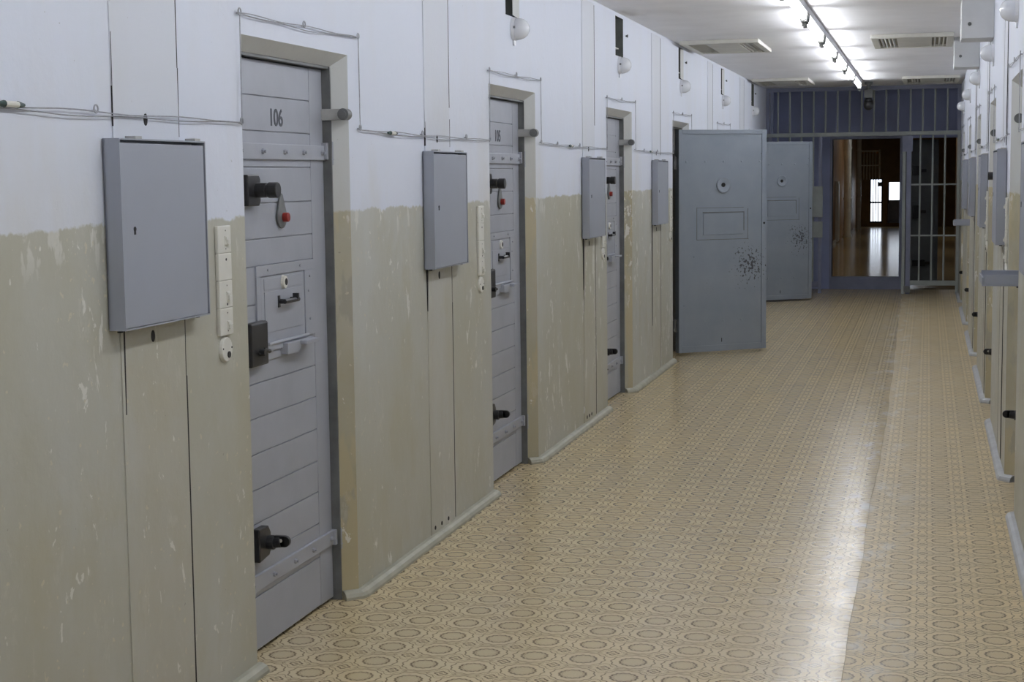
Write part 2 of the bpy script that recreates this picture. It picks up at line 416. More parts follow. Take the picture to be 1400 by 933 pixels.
chase(5, 15.28, 15.65, [(15.65, 1.6, H - .03, .012, .012)])
chase(6, 17.97, 18.38, [(18.38, 1.6, H - .03, .012, .012)])
for i, (y0, y1) in enumerate([(5.95, 6.3), (8.72, 9.08), (11.3, 11.62), (14.2, 14.55)]):
    chase(7 + i, y0, y1, [(y0, 1.68, H - .02, .006, .006), (y0, .04, 1.17, .008, .006), (y1, 1.68, H - .02, .006, .006), (y1, .04, 1.17, .008, .006)], True, P=PR)
for (yy) in (6.46, 6.555, 6.655):
    m = MB(); m.cyl(PL(.001, yy, .055), PL(.0055, yy, .055), .009, n=10); m.build('drain_hole', M['dark'], bpy.data.objects['trim_2'])
for (yy) in (9.64, 9.71, 9.78):
    m = MB(); m.cyl(PL(.001, yy, .06), PL(.0055, yy, .06), .011, n=10); m.build('drain_hole', M['dark'], bpy.data.objects['trim_3'])

# ------------------------------------------------------------------ cell doors
def text_mesh(txt, h):
    c = bpy.data.curves.new('t', 'FONT'); c.body = txt; c.size = h * 1.42; c.extrude = .0006; c.offset = .0011; c.align_x = 'CENTER'
    o = bpy.data.objects.new('t', c); COL.objects.link(o)
    dg = bpy.context.evaluated_depsgraph_get(); me = bpy.data.meshes.new_from_object(o.evaluated_get(dg))
    bpy.data.objects.remove(o); return me
ZB = [.012, .190, .315, .430, .542, .658, .775, .888, 1.02, 1.145, 1.268, 1.356, 1.472, 1.589, 1.706, 1.820, 1.936]
X0 = -.08          # outer face of a shut leaf
def strap(z0, z1, parent, zk0, zk1):
    s = MB(); s.box((X0 - .002, -.41, z0), (X0 + .010, .418, z1)); o = s.build('hinge_strap', M['door'], parent, bevel=.003)
    for y in (-.335, -.155, .03, .20, .375):
        r = MB(); r.cyl((X0 + .009, y, (z0 + z1) / 2), (X0 + .017, y, (z0 + z1) / 2), .010, .008, 6); r.cyl((X0 + .016, y, (z0 + z1) / 2), (X0 + .024, y, (z0 + z1) / 2), .005, n=8)
        r.build('rivet', M['door'], o)
    k = MB(); zm = zk0 + (zk1 - zk0) * .24
    k.cyl((X0 + .018, .436, zk0), (X0 + .018, .436, zk1), .017, n=16); k.cyl((X0 + .018, .436, zm - .002), (X0 + .018, .436, zm + .002), .019, n=16)
    k.cyl((X0 + .018, .436, zk1), (X0 + .018, .436, zk1 + .012), .013, n=12)
    k.box((X0 - .002, .400, zm), (X0 + .020, .436, zk1 - .005)); k.build('hinge_knuckle', M['door'], o, bevel=.002)
def make_frame(parent):
    f = MB(); f.box((-.16, -REV + .0005, 0), (-SPL + .003, -REV + .009, 1.945)); f.box((-.16, REV - .009, 0), (-SPL + .003, REV - .0005, 1.945)); f.box((-.16, -REV + .009, 1.939), (-SPL - .002, REV - .009, 1.9475))
    return f.build('door_frame', M['frame'], parent, label='dark grey steel frame')
def make_stop(parent):
    s = MB(); s.box((-.13, REV - .021, 1.757), (.012, REV - .010, 1.797)); o = s.build('door_stop', M['stop'], parent, bevel=.002)
    k = MB(); k.cyl((.008, REV - .036, 1.777), (.008, REV + .004, 1.777), .021, n=18); k.cyl((.008, REV - .039, 1.777), (.008, REV - .035, 1.777), .012, n=14)
    k.build('rubber_bumper', M['frame'], o)
def make_door(label, hatch_open=False, upper_bolt=True):
    t = thing('cell_door', label, 'door')
    make_frame(t)
    l = MB(); l.box((-.135, -.414, .012), (X0 - .005, .414, 1.936))
    g = .0028
    l.box((X0 - .0052, .291, .012), (X0, .414, 1.936)); l.box((X0 - .0052, -.414, .012), (X0, -.305, 1.936))
    for a, c in zip(ZB, ZB[1:]):
        l.box((X0 - .0052, -.305 + g, a + g * .6), (X0, .291 - g, c - g * .6))
    leaf = l.build('leaf', M['door'], t, bevel=.0015)
    strap(1.614, 1.667, t, 1.597, 1.682); strap(.211, .264, t, .190, .270)
    # upper bolt
    yb = -.235
    if upper_bolt:
        b = MB(); yb, zb = -.235, 1.515
        b.prism([(yb - .07, zb - .05), (yb + .02, zb - .05), (yb + .032, zb - .036), (yb + .032, zb - .018), (yb + .022, zb), (yb + .032, zb + .018), (yb + .032, zb + .036), (yb + .02, zb + .05), (yb - .07, zb + .05)], X0, X0 + .022)
        bo = b.build('bolt', M['black'], t, bevel=.004, label='black iron bolt')
        b = MB(); b.cyl((X0 + .02, yb, zb), (X0 + .058, yb, zb), .024, n=20); b.cyl((X0 + .055, yb, zb), (X0 + .064, yb, zb), .021, n=20); b.cyl((X0 + .062, yb, zb), (X0 + .096, yb, zb), .0255, n=20)
        b.build('bolt_knob', M['black'], bo, bevel=.003)
    # lower bolt with an eyed tab
    b = MB(); zb = .365
    b.prism([(yb - .07, zb - .055), (yb + .01, zb - .045), (yb + .024, zb - .025), (yb + .024, zb + .03), (yb + .005, zb + .055), (yb - .07, zb + .055)], X0, X0 + .028)
    bo = b.build('bolt', M['black'], t, bevel=.004, label='black iron bolt')
    b = MB(); b.cyl((X0 + .02, yb, zb), (X0 + .050, yb, zb), .024, n=18); b.cyl((X0 + .048, yb, zb), (X0 + .072, yb, zb + .003), .019, n=16)
    b.box((X0 + .05, yb - .008, zb - .014), (X0 + .086, yb + .008, zb + .024)); b.cyl((X0 + .086, yb - .008, zb + .005), (X0 + .086, yb + .008, zb + .005), .019, n=18)
    b.build('bolt_knob', M['black'], bo, bevel=.002)
    if upper_bolt:
      b = MB(); b.cyl((X0 + .074, yb - .0095, zb + .008), (X0 + .074, yb + .0095, zb + .008), .006, n=12); b.build('eye', M['plastic'], bo)
    # peephole cover: a hanging teardrop plate with a red knob
    p = MB(); pts = []
    for i in range(20):
        a = pi * (-.08 + 1.16 * i / 19); pts.append((.003 - .040 * cos(a), 1.425 - .040 * sin(a)))
    pts += [(.012, 1.496), (.006, 1.502), (-.002, 1.502), (-.008, 1.496)]
    p.prism(pts, X0 + .002, X0 + .009); pc = p.build('peephole_cover', M['frame'], t, bevel=.002)
    p = MB(); p.cyl((X0 + .008, .012, 1.422), (X0 + .028, .012, 1.422), .016, n=16); p.build('cover_knob', M['red'], pc, bevel=.003, label='red plastic knob')
    # food hatch
    h = MB(); u0, u1, z0, z1 = -.222, .283, 1.004, 1.268
    for a, c in (((u0, z1 - .034), (u1, z1)), ((u0, z0), (u0 + .034, z1 - .034)), ((.196, z0), (u1, z1 - .034))):
        h.box((X0 - .001, a[0], a[1]), (X0 + .006, c[0], c[1]))
    for u, z in ((-.13, 1.252), (.15, 1.252), (.24, 1.21), (.225, 1.16), (.235, 1.06)): h.cyl((X0 + .005, u, z), (X0 + .010, u, z), .0045, n=8)
    h.box((X0, -.16, .985), (X0 + .012, -.02, 1.004)); h.box((X0, -.17, .955), (X0 + .005, -.02, .985))
    ho = h.build('hatch', M['door'], t, bevel=.001)
    if hatch_open:
        d = MB(); d.box((X0, -.19, 1.022), (.145, .19, 1.030)); d.box((.137, -.19, 1.030), (.145, .19, 1.062)); d.box((X0, -.19, 1.030), (.137, -.182, 1.074)); d.box((X0, .182, 1.030), (.137, .19, 1.074))
        d.build('hatch_flap', M['cab'], ho, bevel=.002)
        d = MB(); d.box((X0 - .004, -.182, 1.03), (X0 + .001, .19, 1.23)); d.build('hatch_opening', M['dark'], ho)
    else:
        d = MB(); d.box((X0 - .001, -.184, 1.010), (X0 + .004, .190, 1.229)); d.box((X0 + .003, -.16, 1.045), (X0 + .0065, .172, 1.180))
        d.box((X0 + .003, -.16, 1.186), (X0 + .0055, .172, 1.224)); d.build('hatch_flap', M['door'], ho, bevel=.001)
        d = MB(); d.cyl((X0 + .03, -.050, 1.142), (X0 + .03, .072, 1.142), .008, n=10); d.cyl((X0, -.042, 1.142), (X0 + .03, -.042, 1.142), .008, n=10); d.cyl((X0, .06, 1.142), (X0 + .03, .06, 1.142), .008, n=10)
        d.box((X0 + .003, -.052, 1.122), (X0 + .009, -.034, 1.162)); d.box((X0 + .02, .045, 1.142), (X0 + .04, .058, 1.164)); d.build('hatch_handle', M['black'], ho, bevel=.001)
        d = MB(); d.cyl((X0 + .003, .002, 1.205), (X0 + .014, .002, 1.205), .024, .021, 18); po = d.build('peephole_ring', M['plastic'], ho)
        d = MB(); d.cyl((X0 + .0138, .008, 1.205), (X0 + .0146, .008, 1.205), .012, n=14); d.build('peephole', M['dark'], po)
        d = MB(); d.prism([(-.03, 1.0), (.20, 1.0), (.22, .99), (.20, .985), (.09, .975), (.06, .958), (-.03, .962)], X0 + .004, X0 + .03); d.box((X0 + .004, .08, .985), (X0 + .055, .20, .998))
        d.cyl((X0 + .012, -.15, 1.008), (X0 + .012, .20, 1.008), .006, n=8); d.build('hatch_latch', M['door'], ho, bevel=.002)
    # lock box at the closing edge
    k = MB(); k.box((X0, -.33, .950), (X0 + .030, -.192, 1.092)); ko = k.build('lock_box', M['black'], t, bevel=.006, label='black iron lock box')
    k = MB(); k.cyl((X0 + .028, -.265, .995), (X0 + .050, -.265, .995), .012, n=12); k.cyl((X0 + .032, -.235, 1.0), (X0 + .036, -.2, .992), .007, n=8); k.build('lock_knob', M['black'], ko)
    make_stop(t)
    return t
d106 = make_door('grey steel cell door numbered 106, nearest on the left wall')
d106.location = (WL, LEFT[0], 0); d106['group'] = 'shut cell doors'
def number(txt, door):
    me = text_mesh(txt, .056); o = bpy.data.objects.new('door_number', me); COL.objects.link(o); me.materials.append(M['numpaint'])
    o.parent = door; o.location = (X0 + .0008, -.012, 1.727); o.rotation_euler = (pi / 2, 0, pi / 2); o['label'] = 'dark stencilled number %s' % txt
d105 = again(d106, 'grey steel cell door numbered 105, second on the left wall', (WL, LEFT[1], 0))
again(d106, 'third shut cell door on the left wall, just before the open door', (WL, LEFT[2], 0))
again(d106, 'shut cell door on the left wall hidden between the two open doors', (WL, LEFT[4], 0))
for o in [o for o in bpy.data.objects if o.name.startswith('eye') and o.parent.parent is not d106]: bpy.data.objects.remove(o)
dr = make_door('right-hand cell door nearest the camera with its food hatch flap folded out', True, False); dr['group'] = 'shut cell doors'
dr.location = (WR, RIGHT[0], 0); dr.rotation_euler = (0, 0, pi)
again(dr, 'right-hand cell door far down with its food hatch flap folded out', (WR, RIGHT[3], 0), pi)
again(d106, 'second right-hand cell door with black bolts showing, beyond the nearer folded-out flap', (WR, RIGHT[1], 0), pi)
dq = make_door('third right-hand cell door, between the two doors with folded-out hatch flaps', False, False); dq['group'] = 'shut cell doors'
dq.location = (WR, RIGHT[2], 0); dq.rotation_euler = (0, 0, pi)
again(dq, 'last right-hand cell door beside the barred gate', (WR, RIGHT[4], 0), pi)

def make_open(label, hx, hy, ang):
    t = thing('cell_door', label, 'door', (WL, hy, 0), 0, 'cell doors standing open')
    l = MB(); W = .868
    # leaf frame: x' along the leaf from the hinge, -y' faces the camera
    l.box((0, .004, .022), (W, .062, 1.925))
    for a, c in (((0, .022), (.036, 1.925)), ((W - .048, .022), (W, 1.925)), ((.036, 1.890), (W - .048, 1.925)), ((.036, .022), (W - .048, .075))):
        l.box((a[0], -.003, a[1]), (c[0], .005, c[1]))
    leaf = l.build('leaf', M['leaf'], t, bevel=.002)
    leaf.location = (hx - WL, 0, 0); leaf.rotation_euler = (0, 0, ang)
    f = MB(); T = Matrix.Translation((.437, .003, 1.455)) @ Matrix.Rotation(pi / 2, 4, 'X')
    f.lathe([(.068, -.001), (.068, .010), (.060, .012), (.022, .001), (.020, .0005)], T, 28); fo = f.build('peephole_funnel', M['leaf'], leaf)
    f = MB(); f.cyl((.437, -.0005, 1.455), (.437, .002, 1.455), .019, n=16); f.build('peephole', M['dark'], fo)
    h = MB()
    for a, c in (((.175, .985), (.180, 1.265)), ((.175, .985), (.69, .990)), ((.175, 1.258), (.64, 1.262)), ((.64, 1.06), (.647, 1.222)), ((.235, 1.216), (.647, 1.224)), ((.68, .99), (.684, 1.25))):
        h.box((a[0], .0022, a[1]), (c[0], .0046, c[1]))
    h.build('hatch_groove', M['frame'], leaf)
    h = MB(); h.box((.24, -.0005, 1.03), (.635, .005, 1.212)); h.build('hatch_flap', M['leaf'], leaf, bevel=.002)
    for z, xs in ((1.655, (.075, .26, .44, .62, .80)), (.285, (.25, .44, .62))):
        for x in xs:
            r = MB(); r.sph((x, .003, z), .010, 1, .45, 1, 10); r.build('rivet', M['leaf'], leaf)
    k = MB(); k.cyl((W - .025, -.004, 1.12), (W - .025, -.002, 1.12), .010, n=12); k.box((.42, .002, .10), (.426, .0048, .135)); k.build('keyhole', M['dark'], leaf)
    for z in (1.64, .25):
        k = MB(); k.cyl((-.012, .05, z - .05), (-.012, .05, z + .05), .021, n=14); k.cyl((-.012, .05, z + .05), (-.012, .05, z + .062), .014, n=10); k.box((-.014, .045, z - .03), (.03, .07, z + .03)); k.build('hinge_knuckle', M['frame'], leaf, bevel=.002)
    fr = make_frame(t); make_stop(t)
    b = MB(); b.box((.40, .062, 1.49), (.44, .07, 1.53)); b.box((.15, .062, 1.61), (.86, .074, 1.667)); b.box((.0, .062, 1.614), (.16, .074, 1.667)); b.box((0, .062, .211), (.86, .074, .264)); b.build('hinge_strap', M['door'], leaf, bevel=.002)
    return t
o1 = make_open('grey steel cell door standing open, nearer of two, chipped paint near its edge', -2.046, LEFT[3], radians(37.5))
o1.children[0].location = (-2.046 - WL, 13.78 - LEFT[3], 0)
o2 = copy_tree(o1); o2.location = (WL, LEFT[5], 0); o2['label'] = 'grey steel cell door standing open, farther one close to the barred gate'
o2.children[0].rotation_euler = (0, 0, radians(36)); o2.children[0].location = (-2.07 - WL, 19.72 - LEFT[5], 0)

number('106', d106); number('105', d105)

# ------------------------------------------------------------------ grey cabinets
def make_cabinet(label, w=.5):
    t = thing('electrical_cabinet', label, 'cabinet', group='grey wall cabinets')
    d = .047; hh = .49
    s = MB(); s.box((0, 0, 0), (.006, w, hh))
    s.box((0, 0, 0), (d, .004, hh)); s.box((0, w - .004, 0), (d, w, hh)); s.box((0, .004, 0), (d, w - .004, .004)); s.box((0, .004, hh - .004), (d, w - .004, hh))
    s.build('cabinet_body', M['cab'], t)
    s = MB(); s.box((.012, .0045, .005), (d - .001, w - .012, hh - .012)); dd = s.build('cabinet_door', M['cab'], t, bevel=.0015)
    s = MB(); s.cyl((d - .002, .068, .258), (d + .0005, .068, .258), .0065, n=10); s.box((d - .002, .064, .244), (d + .0005, .072, .258)); s.build('keyhole', M['dark'], dd)
    for y, z in ((.12, hh), (.47, hh - .0)):
        s = MB(); s.box((0, y, z), (.03, y + .035, z + .008)); s.build('mounting_tab', M['stop'], t)
    for y in (.02, w - .03):
        s = MB(); s.cyl((.02, y, -.006), (.02, y, .001), .008, n=8); s.build('mounting_bolt', M['black'], t)
    return t
c1 = make_cabinet('grey metal cabinet left of door 106, largest in view')
c1.location = (WL + .004, 3.70, 1.168)
for y, tx in ((6.37, 'grey metal cabinet on the left wall just before door 105'), (9.53, 'narrow-looking grey metal cabinet before the third left-hand door'), (12.08, 'grey metal cabinet just before the nearer open door')):
    again(c1, tx, (WL + .004, y, 1.168))
for y, tx in ((6.42, 'grey metal cabinet at the right edge of the photo'), (9.12, 'second grey cabinet on the right wall, above the folded-out flap'), (11.78, 'third grey cabinet on the right wall from the camera'), (14.6, 'fourth grey cabinet on the right wall from the camera'), (17.4, 'last grey cabinet on the right wall near the barred gate')):
    again(c1, tx, (WR - .004, y, 1.168), pi)

# ------------------------------------------------------------------ switches and bell pushes beside each door
def plate(kind):
    t = thing('light_switch', '', 'switch', group='white wall switches')
    s = MB(); s.box((0, -.046, -.0405), (.012, .046, .0405)); s.build('switch_plate', M['plastic'], t, bevel=.003)
    if kind in (0, 2, 3):
        s = MB(); z = -.004 if kind == 0 else (-.006 if kind == 2 else -.012)
        s.prism([(-.0, z - .014), (.024, z - .014), (.024, z + .014), (-.0, z + .014)], .010, .0145)
        v = s.box((.012, .003, z - .011), (.022, .021, z + .003)); s.box((.012, .003, z), (.017, .021, z + .011)); s.build('rocker', M['plastic'], t, bevel=.001)
    for z in ((.026, -.03) if kind == 2 else (.022,) if kind == 1 else (.026, -.028)):
        s = MB(); s.cyl((.0115, .006, z), (.0125, .006, z), .0042 if (kind == 1 or (kind == 2 and z < 0)) else .0022, n=8); s.build('screw', M['dark'], t)
    return t
def bell():
    t = thing('bell_switch', '', 'bell push', group='oval bell pushes')
    s = MB(); v = s.cyl((0, 0, 0), (.011, 0, 0), .04, .036, 24); s.build('bell_plate', M['plastic'], t, bevel=.002)
    s = MB(); s.cyl((.010, .008, -.016), (.014, .008, -.016), .010, n=14); s.build('button', M['black'], t, label='black push button')
    for y in (-.03, .03):
        s = MB(); s.cyl((.010, y, .004), (.012, y, .004), .003, n=8); s.build('screw', M['dark'], t)
    return t
protos = [plate(k) for k in range(4)]; bp = bell()
KN = ['top rocker switch', 'blank plate second from top', 'rocker switch third from top', 'lowest rocker switch']
def switches(wx, y, rz, where, first=False):
    for k in range(4):
        z = 1.374 - .0815 * k
        tx = 'white %s beside %s' % (KN[k], where)
        if first: o = protos[k]; o['label'] = tx; o.location = (wx, y, z); o.rotation_euler = (0, 0, rz)
        else: again(protos[k], tx, (wx, y, z), rz)
    tx = 'white oval bell push beneath the switches beside %s' % where
    if first: bp['label'] = tx; bp.location = (wx, y, 1.046)
    else: again(bp, tx, (wx, y, 1.046), rz)
switches(WL, 4.396, 0, 'door 106', True)
switches(WL, 7.235, 0, 'door 105'); switches(WL, 10.17, 0, 'the third left-hand door'); switches(WL, 12.98, 0, 'the nearer open door')
switches(WR, RIGHT[0] + .60, pi, 'the nearest right-hand door'); switches(WR, RIGHT[1] + .535, pi, 'the second right-hand door')

# ------------------------------------------------------------------ dome lamps over the doors
def make_lamp(label):
    t = thing('wall_lamp', label, 'lamp', group='dome lamps above the cell doors')
    s = MB(); s.cyl((0, 0, 0), (.016, 0, 0), .060, .056, 24); s.box((0, -.012, -.082), (.010, .012, -.05)); s.build('lamp_base', M['rail'], t, bevel=.002)
    s = MB(); s.lathe([(.052, .012), (.054, .02), (.053, .035), (.047, .055), (.036, .070), (.020, .080), (.003, .083)], RX, 24); s.build('lamp_dome', M['lampglass'], t, smooth=True)
    s = MB(); s.cyl((.014, -.054, .005), (.024, -.054, .005), .006, n=8); s.build('screw', M['frame'], t)
    return t
lp = make_lamp('white dome lamp on the left wall above door 105'); lp.location = (WL, LEFT[1] + .02, 2.285)
for c, tx in ((LEFT[2], 'white dome lamp on the left wall above the third door'), (LEFT[3], 'white dome lamp on the left wall above the nearer open door'), (LEFT[4], 'white dome lamp on the left wall, second from the gate'), (LEFT[5], 'white dome lamp on the left wall nearest the gate')):
    again(lp, tx, (WL, c, 2.285))
for c, tx in zip(RIGHT, ('white dome lamp at the top right corner of the photo', 'white dome lamp on the right wall beneath the nearer white duct box', 'white dome lamp on the right wall past the farther white duct box', 'white dome lamp on the right wall, second from the gate', 'small white dome lamp on the right wall nearest the gate')):
    again(lp, tx, (WR, c, 2.285), pi)
# loose cables inside the wall slots
for i, c in enumerate(NICHES):
    s = MB()
    if i == 0: s.tube([(WL - .06, c - .02, 2.60), (WL - .07, c - .01, 2.52), (WL - .09, c - .05, 2.44), (WL - .16, c - .10, 2.40)], .006, 6)
    else:
        s.cyl((WL - .05, c + .03, 2.36), (WL - .05, c + .03, 2.6), .006, n=8); s.box((WL - .2, c - .12, 2.40), (WL - .02, c + .09, 2.406))
    o = s.build('cable', M['plastic']); tag(o, 'white cable inside the open slot above %s' % ('door 105', 'the third left-hand door', 'the nearer open door', 'the hidden shut door', 'the farther open door')[i], 'cable', 'cables in the wall slots')
    s = MB(); s.cyl((WL - .001, c + .25, 2.50), (WL + .010, c + .25, 2.50), .006, n=8); s.cyl((WL + .008, c + .25, 2.50), (WL + .016, c + .25, 2.50), .010, n=8)
    o = s.build('cable_stud', M['frame']); tag(o, 'small dark stud beside the slot above %s' % ('door 105', 'the third left-hand door', 'the nearer open door', 'the hidden shut door', 'the farther open door')[i], 'stud', 'studs beside the wall slots')

# ------------------------------------------------------------------ pull-wire alarm line
def wire_run(label, wx, s, pts, rings, fuse=None):
    t = thing('alarm_wire', label, 'wire', group='alarm wires along the walls')
    m = MB()
    for k in (0, 1):
        path = []
        for (a, c) in zip(pts, pts[1:]):
            L = math.hypot(c[0] - a[0], c[1] - a[1]); n = max(4, int(L / .07)); vert = abs(c[1] - a[1]) > abs(c[0] - a[0])
            amp = .0018 if vert else .0065
            for i in range(n + 1):
                f = i / n; y, z = a[0] + (c[0] - a[0]) * f, a[1] + (c[1] - a[1]) * f
                w = (1 if k else -1) * amp * sin(pi * f) ** .5 * (.75 + .5 * sin(6.3 * f * max(1, round(L / .6)) + 1.3 * (c[0])))
                sag = 0 if vert else -.006 * sin(pi * f)
                path.append((wx + s * .012, y + (w if vert else 0), z + (0 if vert else w) + sag))
        m.tube(path, .0017, 4)
    m.build('wire', M['wire'], t)
    for (y, z) in rings:
        r = MB(); r.torus((wx + s * .012, y, z + .004), .010, .0022, Matrix.Rotation(pi / 2, 4, 'Y')); r.cyl((wx + s * .0008, y, z), (wx + s * .012, y, z), .0025, n=6); r.build('eyelet', M['wire'], t)
    if fuse:
        y, z = fuse
        r = MB(); r.cyl((wx + s * .014, y - .03, z), (wx + s * .014, y + .03, z), .0075, n=10); fo = r.build('splice_tube', M['plastic'], t)
        for q in (-1, 1):
            r = MB(); r.cyl((wx + s * .014, y + q * .028, z), (wx + s * .014, y + q * .055, z), .0085, .004, n=10); r.build('splice_cap', M['green'], fo)
    return t
def door_run(label, wx, s, prev, c, extra_rings=(), fuse=None, zc=1.722):
    a, e = c - .495, c + .558
    pts = [(prev, zc + .004), (a, zc), (a + .006, 2.05), (e - .003, 2.06), (e, 1.73)]
    rings = [(a, zc), (a + .006, 2.05), ((a + e) / 2, 2.057), (e - .003, 2.06), (e, 1.73)] + [(y, zc + .004) for y in extra_rings]
    return wire_run(label, wx, s, pts, rings, fuse)
door_run('thin grey alarm wire running over the top of door 106', WL, 1, 2.2, LEFT[0], (3.66, 2.4), (3.27, 1.722 + .004))
door_run('thin grey alarm wire running over the top of door 105', WL, 1, LEFT[0] + .558, LEFT[1], (6.35, 7.0), (5.96, 1.722))
door_run('thin grey alarm wire over the third left-hand door', WL, 1, LEFT[1] + .558, LEFT[2], (8.85, 9.45), (9.2, 1.722))
door_run('thin grey alarm wire reaching the nearer open door', WL, 1, LEFT[2] + .558, LEFT[3], (11.7, 12.3), (12.0, 1.722))
door_run('thin grey alarm wire over the hidden shut left-hand door', WL, 1, LEFT[3] + .558, LEFT[4], (15.1,))
door_run('thin grey alarm wire over the farther open door', WL, 1, LEFT[4] + .558, LEFT[5], (18.0,))
pr = 5.0
for c, tx in zip(RIGHT, ('nearest', 'second', 'third', 'fourth', 'last')):
    door_run('thin grey alarm wire over the %s right-hand door' % tx, WR, -1, pr, c, (c - .9,), (c - 1.2, 1.722)); pr = c + .558

# ------------------------------------------------------------------ ceiling: fluorescent lights, vents, duct boxes
LX, PITCH, Y0 = -.795, 1.752, 19.56
def make_light(label):
    t = thing('ceiling_light', label, 'fluorescent light', group='fluorescent lights in a line along the ceiling')
    L = PITCH
    s = MB(); v = s.box((-.028, .004, -.048), (.028, L - .004, 0)); s.build('channel', M['rail'], t, bevel=.006)
    s = MB(); s.cyl((0, .12, -.078), (0, L - .12, -.078), .0165, n=16); s.build('tube', M['tube'], t, smooth=False)
    for y, sg in ((.0, 1), (L, -1)):
        s = MB(); q = lambda a, c: (min(y + sg * a, y + sg * c), max(y + sg * a, y + sg * c))
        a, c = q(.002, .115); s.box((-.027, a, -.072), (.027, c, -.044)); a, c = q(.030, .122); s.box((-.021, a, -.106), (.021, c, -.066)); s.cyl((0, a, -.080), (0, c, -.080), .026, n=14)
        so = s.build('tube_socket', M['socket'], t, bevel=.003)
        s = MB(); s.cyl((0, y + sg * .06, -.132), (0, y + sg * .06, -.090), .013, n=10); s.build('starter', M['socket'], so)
    return t
lt = None
nm = ['fluorescent tube light nearest the barred gate', 'second fluorescent tube light from the gate', 'third fluorescent tube light from the gate', 'fourth fluorescent tube light from the gate', 'fifth fluorescent tube light from the gate', 'fluorescent tube light cut by the top of the photo'] + ['fluorescent tube light overhead, %s beyond the frame' % w for w in ('first', 'second', 'third', 'fourth', 'fifth', 'sixth')]
for i, tx in enumerate(nm):
    y = Y0 - PITCH * (i + 1)
    if i == 0: lt = make_light(tx); lt.location = (LX, y, H)
    else: again(lt, tx, (LX, y, H))

def make_vent(label):
    t = thing('ceiling_vent', label, 'ceiling vent', group='cream air vents in the ceiling')
    w, l = .64, 1.12; d = -.032
    f = MB()
    for a, c in (((0, 0), (w, .07)), ((0, l - .07), (w, l)), ((0, .07), (.055, l - .07)), ((w - .055, .07), (w, l - .07))):
        f.box((a[0], a[1], d), (c[0], c[1], 0))
    f.build('vent_frame', M['vent'], t, bevel=.006)
    f = MB(); f.box((.055, .07, -.012), (w - .055, l - .07, -.004)); f.build('vent_back', M['slat'], t)
    f = MB(); f.box((.20, .09, -.030), (w - .17, l - .09, -.014)); f.build('vent_panel', M['vent'], t, bevel=.003)
    for x in (.075, .105, .135, .165, w - .15, w - .115, w - .08):
        f = MB(); f.box((x, .08, -.028), (x + .008, l - .08, -.010), Matrix.Rotation(.5, 4, 'Y')); f.build('vent_slat', M['vent'], t)
    return t
vt = make_vent('cream ceiling vent on the left, nearer one by the wall'); vt.location = (-1.975, 13.17, H)
again(vt, 'cream ceiling vent on the left, farther one near the gate', (-1.975, 18.75, H))
again(vt, 'cream ceiling vent on the right, nearer one by the duct boxes', (-.455, 13.17, H))
again(vt, 'cream ceiling vent on the right, farther one near the gate', (-.30, 19.0, H))

def make_duct(label):
    t = thing('duct_box', label, 'duct box', group='white duct boxes under the ceiling')
    s = MB(); s.box((0, -.17, 2.385), (.20, .17, H - .001)); s.build('duct_casing', M['ductw'], t, bevel=.004)
    s = MB(); s.box((.196, -.16, 2.50), (.203, .16, 2.507)); s.box((-.0, .169, 2.52), (.19, .173, 2.526)); s.build('duct_seam', M['ductw'], t)
    s = MB(); s.cyl((.15, .16, 2.475), (.15, .176, 2.475), .012, n=10); s.cyl((.15, .174, 2.475), (.15, .182, 2.475), .007, n=8); s.build('duct_screw', M['frame'], t)
    return t
db = make_duct('white duct box high on the right wall, nearer of two'); db.location = (WR, RIGHT[1] + .22, 0); db.rotation_euler = (0, 0, pi)
again(db, 'white duct box high on the right wall, farther of two', (WR, RIGHT[2] + .33, 0), pi)

# ------------------------------------------------------------------ barred gate across the corridor
ZBM0, ZBM1 = 2.005, 2.055
def bars(parent, xs, z0, z1, r=.0125):
    for x in xs:
        s = MB(); s.cyl((x, 0, z0), (x, 0, z1), r, n=10); s.build('bar', M['gate'], parent)
g = thing('bar_grille', 'upper row of grey vertical bars between the crossbeam and ceiling', 'bars', (0, YG, 0))
s = MB(); s.box((WL, -.03, ZBM0), (WR, .03, ZBM1)); s.build('crossbeam', M['gate'], g, bevel=.003)
s = MB(); s.box((WL, -.015, H - .05), (WR, .015, H)); s.build('top_rail', M['gate2'], g)
bars(g, [-1.875 + .1502 * i for i in range(15)], ZBM1, H - .05)
for x, w in ((WL + .001, .04), (-1.97, .035), (WR - .045, .044)):
    s = MB(); s.box((x, -.02, ZBM1), (x + w, .02, H - .05)); s.build('post', M['gate2'], g)
g = thing('barred_gate', 'narrow barred gate right of the dark doorway by the right wall', 'gate', (0, YG, 0))
for x0, x1, m in ((-.312, -.272, 'gate'), (-.262, -.205, 'gate2'), (.352, .391, 'gate')):
    s = MB(); s.box((x0, -.02, .0), (x1, .02, ZBM0)); s.build('post', M[m], g, bevel=.002)
s = MB(); s.box((-.315, -.035, 1.80), (-.19, .0 - .021, 2.0)); s.build('hinge_plate', M['gate2'], g)
for z, r in ((1.385, .010), (.742, .010)):
    s = MB(); s.box((-.205, -.008, z - r), (.352, .008, z + r)); s.build('crossbar', M['gate'], g)
s = MB(); s.box((-.205, -.018, .11), (.352, .018, .17)); s.build('bottom_rail', M['gate'], g, bevel=.002)
s = MB(); s.box((-.28, -.05, .02), (-.20, -.02, .10)); s.build('floor_bolt', M['frame'], g)
bars(g, [-.095, .055, .205], .17, ZBM0)
bars(g, [-.213], .17, ZBM0)
g = thing('barred_gate', 'fixed bars with lock plates between the open door and the doorway', 'gate', (0, YG, 0))
for x0, x1 in ((-1.355, -1.315), (-1.99, -1.95)):
    s = MB(); s.box((x0, -.02, .0), (x1, .02, ZBM0)); s.build('post', M['gate2'], g, bevel=.002)
